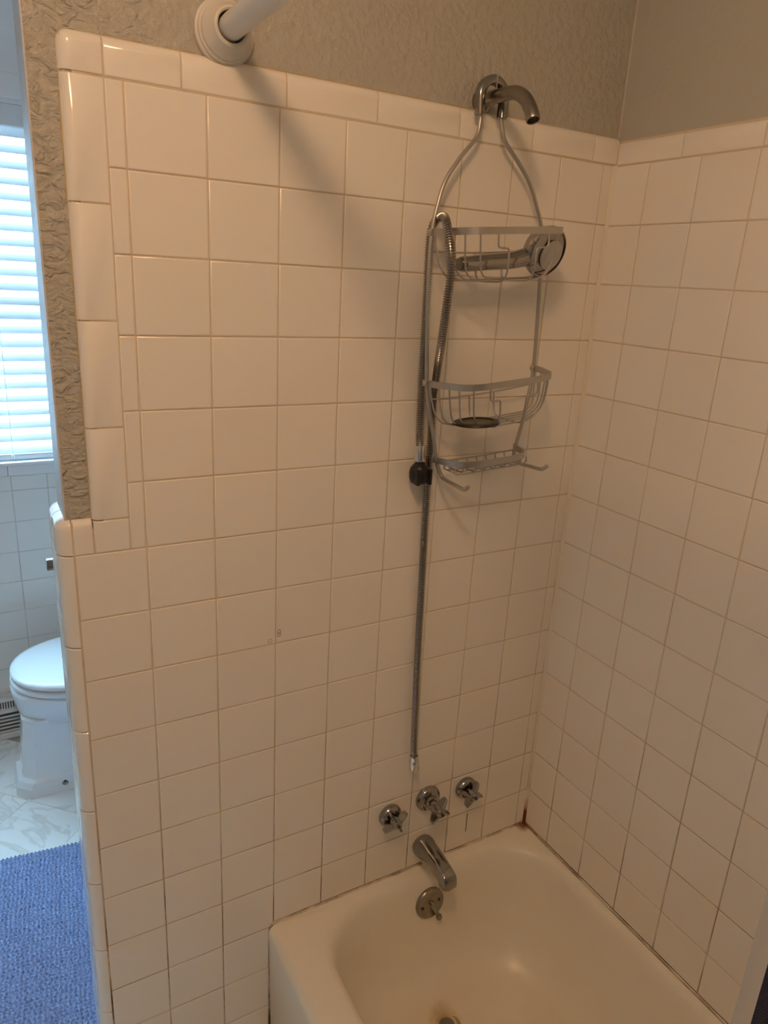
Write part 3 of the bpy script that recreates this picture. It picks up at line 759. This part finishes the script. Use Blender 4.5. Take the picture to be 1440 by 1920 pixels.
for Lp, Rp in (((0.477, -0.030, 1.7075), (0.711, -0.030, 1.7265)), ((0.488, -0.030, 1.4590), (0.729, -0.030, 1.4830))):
    P, half, xr = basket(Lp, Rp, 0.095, half_f := 0.107, 0.068, 'b')
    for dd, bb in ((0.008, 0.016), (0.030, 0.030), (0.050, 0.044), (0.068, 0.058), (0.085, 0.074)):
        x = xr(dd) + 0.001; xb = x + 0.040 if dd < 0.08 else x + 0.030
        half_w = [(x, dd, -0.003), (x + 0.001, dd * 0.99, -0.022), (x + 0.005, (dd + bb) / 2, -0.050), (x + 0.014, bb, -0.067), (x + 0.032, bb, -0.076), (x + 0.06, bb, -0.077)]
        pts = half_w + [(0, bb, -0.077)] + [(-a, b, h) for a, b, h in half_w[::-1]]
        wire(P, pts)
    for s in (-1, 1):
        st_ = [(0.052, 0.0945, -0.003), (0.052, 0.0945, -0.020), (0.050, 0.094, -0.0245), (0.046, 0.0935, -0.026), (0.034, 0.093, -0.027), (0.030, 0.0925, -0.0285), (0.0285, 0.092, -0.033), (0.028, 0.090, -0.058), (0.028, 0.084, -0.072), (0.028, 0.072, -0.0788), (0.028, 0.045, -0.0800), (0.028, 0.016, -0.0796), (0.028, 0.004, -0.073), (0.028, 0.000, -0.058), (0.028, -0.001, -0.034)]
        wire(P, [(a * s, b, h) for a, b, h in st_], W, 3)
    wire(P, [(-half + 0.001, -0.001, -0.030), (-half * 0.5, -0.001, -0.033), (0, -0.001, -0.034), (half * 0.5, -0.001, -0.033), (half - 0.001, -0.001, -0.030)])
    for s in (-1, 1):
        bm = B(); lathe(bm, [(0.002, -0.006), (0.0058, -0.006), (0.0062, -0.003), (0.0062, 0.003), (0.0058, 0.006), (0.002, 0.006)], P(s * (half + 0.0005), 0.001, 0), P(0, 1, 0) - P(0, 0, 0), 14); pobj('clip', bm, 'satin', cad)
P, half, xr = basket((0.515, -0.038, 1.3195), (0.699, -0.038, 1.3310), 0.062, 0.083, 0.012, 't')
for i in range(7):
    x = -0.066 + i * 0.022
    y1 = 0.050 if abs(x) > 0.06 else 0.0585
    wire(P, [(x, -0.001, -0.006), (x, 0.002, -0.014), (x, 0.012, -0.016), (x, y1 - 0.012, -0.016), (x, y1 - 0.002, -0.014), (x, y1 + 0.001, -0.004)], 0.0014, 3)
for dd in (0.014, 0.030, 0.046):
    wire(P, [(-0.082, dd, -0.006), (-0.076, dd, -0.0185), (0, dd, -0.019), (0.076, dd, -0.0185), (0.082, dd, -0.006)], 0.0014, 3)
wire(P, [(-half, 0.0, -0.004), (0, -0.001, -0.006), (half, 0.0, -0.004)], 0.0016, 4)

# hand shower lying in the upper basket
hs = thing('hand_shower', 'grey chrome handheld shower head lying in the upper caddy basket', 'shower head', loc=(0.655, -0.080, 1.664))
bm = B()
hpth = catmull([(0.508, -0.075, 1.660), (0.520, -0.075, 1.661), (0.56, -0.076, 1.666), (0.605, -0.078, 1.671), (0.628, -0.079, 1.676), (0.650, -0.080, 1.682)], 5)
nh = len(hpth)
tube(bm, hpth, lambda i: 0.0122 + 0.0040 * (i / nh) ** 1.5 if i > 2 else 0.0112, 20)
pobj('handle', bm, 'chrome', hs)
bm = B()
hc = Vector((0.6745, -0.083, 1.6915)); hn = Vector((0.10, -0.93, -0.30)).normalized()
lathe(bm, [(0.0, -0.026), (0.014, -0.0255), (0.028, -0.021), (0.038, -0.012), (0.0425, 0.0), (0.0435, 0.007), (0.0415, 0.0115), (0.039, 0.0125), (0.038, 0.0105), (0.031, 0.0125), (0.0, 0.0145)], hc, hn, 40)
hd = pobj('head', bm, 'chrome', hs, 30)
bm = B(); lathe(bm, [(0.024, 0.0130), (0.025, 0.0155), (0.022, 0.0170), (0.0, 0.0178)], hc + Vector((0.004, 0, -0.003)), hn, 32); sub('face_plate', bm, 'satin', hd, 30)
bm = B(); lathe(bm, [(0.0085, -0.008), (0.0085, 0.0), (0.0095, 0.0005), (0.0095, 0.003), (0.0085, 0.0035), (0.0095, 0.004), (0.0095, 0.0065), (0.0088, 0.007), (0.0105, 0.008)], (0.502, -0.075, 1.6595), (1, 0, 0.06), 18); pobj('threaded_end', bm, 'tarnish', hs)

# black strainer disc in the lower basket
sd = thing('strainer', 'round black drain strainer lying in the lower caddy basket', 'strainer', loc=(0.566, -0.082, 1.3925))
bm = B(); lathe(bm, [(0.030, 0.000), (0.040, 0.0002), (0.0425, 0.002), (0.041, 0.0046), (0.034, 0.0062), (0.031, 0.0058), (0.030, 0.004)], (0, 0, 0), (-0.08, 0.035, 1), 40, False, False); obj('rubber_ring', bm, 'black', sd)
bm = B(); lathe(bm, [(0.0315, 0.0038), (0.022, 0.0026), (0.0, 0.0022)], (0, 0, 0), (-0.08, 0.035, 1), 40, False); obj('mesh_dome', bm, 'mesh_metal', sd)

# shower hose
hz = thing('shower_hose', 'coiled steel shower hose draped over the caddy basket, its loose end hanging above the valves', 'shower hose', loc=(0.52, -0.02, 0.62))
HP = [(0.4873, -0.0240, 1.3400), (0.4878, -0.0180, 1.365), (0.4879, -0.0135, 1.455), (0.4864, -0.0135, 1.566), (0.4848, -0.0135, 1.654), (0.4850, -0.0130, 1.696), (0.4857, -0.0150, 1.7150), (0.4872, -0.0220, 1.7265), (0.4885, -0.0320, 1.7310), (0.4860, -0.0480, 1.7315), (0.4790, -0.0660, 1.7240), (0.4730, -0.0820, 1.7085), (0.4710, -0.0940, 1.6880), (0.4715, -0.0990, 1.6680), (0.4745, -0.0980, 1.6462), (0.4782, -0.0880, 1.5965), (0.4889, -0.0650, 1.5347), (0.5054, -0.0350, 1.4900), (0.5150, -0.0150, 1.4400), (0.5175, -0.0115, 1.390), (0.5183, -0.0110, 1.346), (0.5185, -0.0105, 1.2735), (0.5191, -0.0105, 1.1988), (0.5227, -0.0105, 1.0529), (0.5251, -0.0120, 0.8982), (0.5295, -0.0140, 0.7455), (0.5305, -0.0160, 0.690), (0.5315, -0.0185, 0.655)]
pth = catmull(HP, 40)
# resample evenly
L = [0.0]
for a, b in zip(pth, pth[1:]): L.append(L[-1] + (b - a).length)
step = 0.00105; res = []; j = 0; s = 0.0
while s < L[-1]:
    while L[j + 1] < s: j += 1
    t = (s - L[j]) / max(1e-9, L[j + 1] - L[j]); res.append(pth[j].lerp(pth[j + 1], t)); s += step
bm = B(); tube(bm, res, lambda i: (0.0074, 0.0074, 0.0054, 0.0054)[i % 4], 12); pobj('flexible_hose', bm, 'hose', hz, 50)
e = Vector(HP[-1]); dr = (Vector(HP[-1]) - Vector(HP[-2])).normalized()
bm = B(); lathe(bm, [(0.0085, -0.004), (0.0092, 0.0), (0.0092, 0.006), (0.0084, 0.0068), (0.0084, 0.0088), (0.0098, 0.0096), (0.0106, 0.013), (0.0106, 0.030), (0.0098, 0.032), (0.0080, 0.032), (0.0078, 0.026), (0, 0.026)], e, dr, 24, False); pobj('end_nut', bm, 'bright_chrome', hz, 30)
s0 = Vector(HP[0]); d0 = (Vector(HP[0]) - Vector(HP[1])).normalized(); d0 = (d0 + Vector((0, 0, -1.5))).normalized()
bm = B(); lathe(bm, [(0.0088, -0.006), (0.0105, -0.0055), (0.0108, 0.0), (0.0108, 0.022), (0.0100, 0.024), (0.004, 0.024)], s0, d0, 24); pobj('chrome_sleeve', bm, 'bright_chrome', hz, 30)
q = s0 + d0 * 0.024
bm = B(); lathe(bm, [(0.0085, -0.002), (0.0090, 0.003), (0.0125, 0.006), (0.0172, 0.012), (0.0192, 0.020), (0.0190, 0.030), (0.0165, 0.0385), (0.0120, 0.0415), (0, 0.042)], q, d0, 28); kn = pobj('black_swivel_knob', bm, 'black', hz, 40)
for sg in (-1, 1):
    bm = B(); bx_ = q + d0 * 0.024 + Vector((sg * 0.0125, -0.010, 0)); box(bm, bx_ - Vector((0.0035, 0.010, 0.0165)), bx_ + Vector((0.0035, 0.006, 0.013)), 0.0015); sub('grip_rib', bm, 'black', kn)

# ------------------------------------------------------------------ curtain rod, curtain, liner
rod = thing('curtain_rod', 'white round shower curtain rod in a stepped wall flange', 'curtain rod', loc=(0.14, 0.01, 1.938))
bm = B(); tube(bm, [(0.14, -0.006, 1.938), (0.14, -0.5, 1.938), (0.14, -1.0, 1.938), (0.14, -1.488, 1.938)], 0.0165, 24); pobj('rod', bm, 'rod', rod)
fp = [(0.040, -0.001), (0.0420, 0.002), (0.0415, 0.008), (0.0385, 0.0095), (0.0385, 0.014), (0.0355, 0.016), (0.0350, 0.020), (0.0315, 0.024), (0.0270, 0.034), (0.0245, 0.040), (0.0215, 0.0415), (0.0196, 0.040), (0.0192, 0.030), (0.0192, 0.004)]
bm = B(); lathe(bm, fp, (0.14, 0.010, 1.938), (0, -1, 0), 40, False, False); fl = pobj('wall_flange', bm, 'flange', rod, 25)
bm = B(); lathe(bm, fp, (0.14, -1.490, 1.938), (0, 1, 0), 40, False, False); pobj('wall_flange', bm, 'flange', rod, 25)
def drape(name, xc, y0, y1, z0, z1, amp, folds, mat, parent, thick, rib):
    bm = B(); n = folds * 24; th = thick
    A = []
    for i in range(n + 1):
        t = i / n; y = y0 + (y1 - y0) * t
        A.append((xc + amp * math.sin(2 * math.pi * folds * t + 0.6) + 0.4 * amp * math.sin(2 * math.pi * folds * 2.3 * t), y))
    rowsz = 10; front = []; back = []
    for k in range(rowsz + 1):
        z = z0 + (z1 - z0) * k / rowsz; f = 1 - 0.25 * k / rowsz
        fr = []; bk = []
        for i, (x, y) in enumerate(A):
            xx = xc + (x - xc) * f + (rib * (1 if i % 2 else -1))
            fr.append(bm.verts.new((xx - th / 2, y, z))); bk.append(bm.verts.new((xx + th / 2, y, z)))
        front.append(fr); back.append(bk)
    for S in (front, back):
        for k in range(rowsz):
            for i in range(n): bm.faces.new((S[k][i], S[k][i + 1], S[k + 1][i + 1], S[k + 1][i]))
    for k in range(rowsz):
        bm.faces.new((front[k][0], back[k][0], back[k + 1][0], front[k + 1][0])); bm.faces.new((front[k][n], front[k + 1][n], back[k + 1][n], back[k][n]))
    for i in range(n):
        bm.faces.new((front[0][i], front[0][i + 1], back[0][i + 1], back[0][i])); bm.faces.new((front[-1][i], back[-1][i], back[-1][i + 1], front[-1][i + 1]))
    return pobj(name, bm, mat, parent, 50)
cu = thing('shower_curtain', 'navy ribbed shower curtain gathered at the foot of the bathtub', 'shower curtain', loc=(0.125, -1.18, 0.10))
drape('cloth', 0.1245, -0.9565, -1.42, 0.10, 1.895, 0.014, 5, 'navy', cu, 0.003, 0.0013)
for i in range(6):
    y = -0.962 - i * 0.088
    bm = B(); tube(bm, [(0.14 + 0.028 * math.cos(a), y, 1.928 + 0.034 * math.sin(a)) for a in [2 * math.pi * k / 24 for k in range(25)]], 0.0018, 8, (0, 1, 0)); pobj('ring', bm, 'bright_chrome', cu)
li = thing('curtain_liner', 'white vinyl curtain liner hanging inside the navy curtain', 'curtain liner', loc=(0.165, -1.18, 0.10))
drape('sheet', 0.1680, -0.9262, -1.41, 0.36, 1.890, 0.012, 6, 'liner', li, 0.0015, 0.0)

# ------------------------------------------------------------------ toilet (faces -x)
to = thing('toilet', 'white toilet with closed oval lid and chamfered pedestal under the window', 'toilet', loc=(0.05, 1.145, 0))
TYc = 1.145
def oct_loop(x0, x1, hw, ch, z, n=None):
    """chamfered footprint pointing to -x, 16 points"""
    P = [(x0, -hw + ch), (x0 + ch, -hw), ((x0 + x1) / 2, -hw), (x1, -hw), (x1, 0), (x1, hw), ((x0 + x1) / 2, hw), (x0 + ch, hw), (x0, hw - ch), (x0, 0)]
    return [Vector((a, TYc + b, z)) for a, b in P]
bm = B()
loft(bm, [oct_loop(-0.226, 0.33, 0.097, 0.040, 0.0), oct_loop(-0.226, 0.33, 0.097, 0.040, 0.032), oct_loop(-0.218, 0.33, 0.092, 0.040, 0.050), oct_loop(-0.204, 0.33, 0.084, 0.036, 0.058), oct_loop(-0.196, 0.33, 0.082, 0.034, 0.16), oct_loop(-0.188, 0.33, 0.084, 0.032, 0.255), oct_loop(-0.190, 0.33, 0.096, 0.034, 0.275)])
ped = pobj('pedestal', bm, 'porcelain', to, 20)
def oval(cx, a_front, a_back, hw, z, n=48, pw=2.2, sq=False):
    P = []
    for i in range(n):
        t = 2 * math.pi * i / n; c, s = math.cos(t), math.sin(t)
        a = a_back if c > 0 else a_front
        P.append(Vector((cx + a * abs(c) ** (2 / pw) * (1 if c > 0 else -1), TYc + hw * abs(s) ** (2 / pw) * (1 if s > 0 else -1), z)))
    return P
bm = B()
loft(bm, [oval(0.05, 0.235, 0.25, 0.100, 0.245), oval(0.05, 0.243, 0.25, 0.122, 0.27), oval(0.05, 0.250, 0.25, 0.150, 0.30), oval(0.05, 0.256, 0.25, 0.168, 0.335), oval(0.05, 0.260, 0.25, 0.176, 0.356), oval(0.05, 0.259, 0.25, 0.177, 0.365), oval(0.05, 0.254, 0.25, 0.172, 0.369), oval(0.05, 0.23, 0.22, 0.150, 0.370), oval(0.05, 0.23, 0.22, 0.150, 0.376)])
pobj('bowl', bm, 'porcelain', to, 50)
bm = B(); loft(bm, [oval(0.05, 0.250, 0.21, 0.176, 0.3765), oval(0.05, 0.257, 0.215, 0.183, 0.3785), oval(0.05, 0.259, 0.215, 0.185, 0.383), oval(0.05, 0.257, 0.215, 0.183, 0.389), oval(0.05, 0.250, 0.21, 0.176, 0.391), oval(0.05, 0.225, 0.19, 0.152, 0.3915)]); pobj('seat_ring', bm, 'seat', to, 50)
bm = B(); loft(bm, [oval(0.05, 0.225, 0.19, 0.152, 0.3925), oval(0.05, 0.228, 0.192, 0.155, 0.3985), oval(0.05, 0.250, 0.21, 0.177, 0.3995), oval(0.05, 0.255, 0.215, 0.182, 0.403), oval(0.05, 0.256, 0.215, 0.183, 0.411), oval(0.05, 0.252, 0.215, 0.179, 0.417), oval(0.05, 0.238, 0.205, 0.166, 0.421), oval(0.05, 0.12, 0.10, 0.08, 0.423)]); ld = pobj('lid', bm, 'seat', to, 50)
for s in (-1, 1):
    bm = B(); lathe(bm, [(0.010, -0.035), (0.011, -0.033), (0.011, 0.033), (0.010, 0.035)], (0.272, TYc + s * 0.08, 0.398), (0, 1, 0), 14); pobj('hinge', bm, 'seat', to)
bm = B(); box(bm, (0.30, TYc - 0.09, 0.0), (0.36, TYc + 0.09, 0.36), 0.01); box(bm, (0.28, TYc - 0.12, 0.33), (0.50, TYc + 0.12, 0.376), 0.012); pobj('rear_deck', bm, 'porcelain', to)
bm = B(); box(bm, (0.375, TYc - 0.21, 0.377), (0.575, TYc + 0.21, 0.70), 0.022, 4); tk = pobj('tank', bm, 'porcelain', to)
bm = B(); box(bm, (0.365, TYc - 0.22, 0.7015), (0.585, TYc + 0.22, 0.735), 0.012, 3); sub('tank_lid', bm, 'porcelain', tk)
bm = B(); lathe(bm, [(0.012, 0), (0.012, 0.006), (0.005, 0.008), (0.005, 0.016)], (0.375, TYc - 0.15, 0.645), (-1, 0, 0), 16); box(bm, (0.357, TYc - 0.155, 0.640), (0.362, TYc - 0.085, 0.650), 0.002); sub('flush_handle', bm, 'bright_chrome', tk)
for s in (-1, 1):     # bolt holes bored into the plinth
    bm = B(); lathe(bm, [(0.0095, -0.030), (0.0095, 0.010)], (-0.086, TYc + s * 0.0965, 0.030), (0, s, 0), 20)
    cut = pobj('cutter', bm, 'porcelain', to, 0); bpy.context.view_layer.update()
    md = ped.modifiers.new('bore', 'BOOLEAN'); md.operation = 'DIFFERENCE'; md.solver = 'EXACT'; md.object = cut
    dg = bpy.context.evaluated_depsgraph_get(); nm = bpy.data.meshes.new_from_object(ped.evaluated_get(dg))
    ped.modifiers.clear(); ped.data = nm; bpy.data.objects.remove(cut, do_unlink=True)
    bm = B(); lathe(bm, [(0.0035, 0.0), (0.0035, 0.022), (0.0, 0.0225)], (-0.086, TYc + s * 0.067, 0.030), (0, s, 0), 12); pobj('floor_bolt', bm, 'dark', to)

# ------------------------------------------------------------------ blue bath mat
rg = thing('bath_mat', 'blue chenille bath mat on the marbled floor beside the wall end', 'bath mat', loc=(-0.335, 0.488, 0.0))
rg.rotation_euler = (0, 0, R(-6.0))
bm = B(); nx, ny = 236, 260; hx, hy = 0.292, 0.325
rows = []
rs = random.Random(3)
ph = [rs.uniform(0, 6.28) for _ in range(ny + 1)]
def lump(x, y):
    return 0.5 + 0.25 * math.sin(9 * x + 3.1 * math.sin(7 * y)) + 0.25 * math.sin(13 * y + 2.2 * math.sin(8 * x + 1))
for j in range(ny + 1):
    row = []
    y = -hy + 2 * hy * j / ny
    for i in range(nx + 1):
        x = -hx + 2 * hx * i / nx
        edge = min(1.0, min(hx - abs(x), hy - abs(y)) / 0.010)
        a = (x / 0.0105) * 2 * math.pi + 0.9 * math.sin(y * 60 + 3 * lump(x, y)) + ph[int(j // 4) % ny] * 0.15
        b = (y / 0.0100) * 2 * math.pi + 1.1 * math.sin(x * 37)
        h = 0.0080 + 0.0048 * (0.5 + 0.5 * math.sin(a)) * (0.5 + 0.5 * math.sin(b)) * 2 + 0.0045 * lump(x, y) + rs.uniform(-0.0014, 0.0014)
        z = 0.0005 + h * math.sqrt(max(0, 1 - (1 - edge) ** 2)) if edge < 1 else 0.0005 + h
        row.append(bm.verts.new((x + 0.0014 * math.sin(b * 0.5), y, z)))
    rows.append(row)
for j in range(ny):
    for i in range(nx): bm.faces.new((rows[j][i], rows[j][i + 1], rows[j + 1][i + 1], rows[j + 1][i]))
me = bpy.data.meshes.new('pile'); bm.to_mesh(me); bm.free(); me.shade_smooth(); o = link_me('pile', me, 'rug', rg); o['kind'] = 'stuff'
bm = B(); box(bm, (-hx, -hy, 0.0002), (hx, hy, 0.0035)); obj('backing', bm, 'rug', rg, 0)

# small chrome paper holder on the far side of the wall end
ph_ = thing('paper_holder', 'small grey metal holder at the edge of the white tiled wall end', 'holder', loc=(-0.095, 0.1225, 1.1335))
bm = B(); lathe(bm, [(0.018, -0.0005), (0.018, 0.004), (0.010, 0.007), (0.007, 0.03), (0.007, 0.045)], (-0.095, 0.1205, 1.1335), (0, 1, 0), 20); pobj('post', bm, 'chrome', ph_)
bm = B(); box(bm, (-0.1340, 0.158, 1.124), (-0.080, 0.172, 1.143), 0.002); pobj('arm', bm, 'chrome', ph_)

# ------------------------------------------------------------------ ceiling lamp
lp = thing('ceiling_lamp_offscreen', 'round frosted glass lamp glowing warm on the ceiling', 'lamp', loc=(-0.235, -0.98, HC))
bm = B(); lathe(bm, [(0.085, 0.0), (0.09, 0.004), (0.09, 0.020), (0.08, 0.026)], (-0.235, -0.98, HC - 0.0005), (0, 0, -1), 36); pobj('canopy', bm, 'brass', lp)
bm = B(); lathe(bm, [(0.075, 0.026), (0.098, 0.040), (0.103, 0.058), (0.095, 0.082), (0.070, 0.102), (0.035, 0.112), (0.0, 0.115)], (-0.235, -0.98, HC), (0, 0, -1), 36); pobj('glass_dome_offscreen', bm, 'lamp', lp)
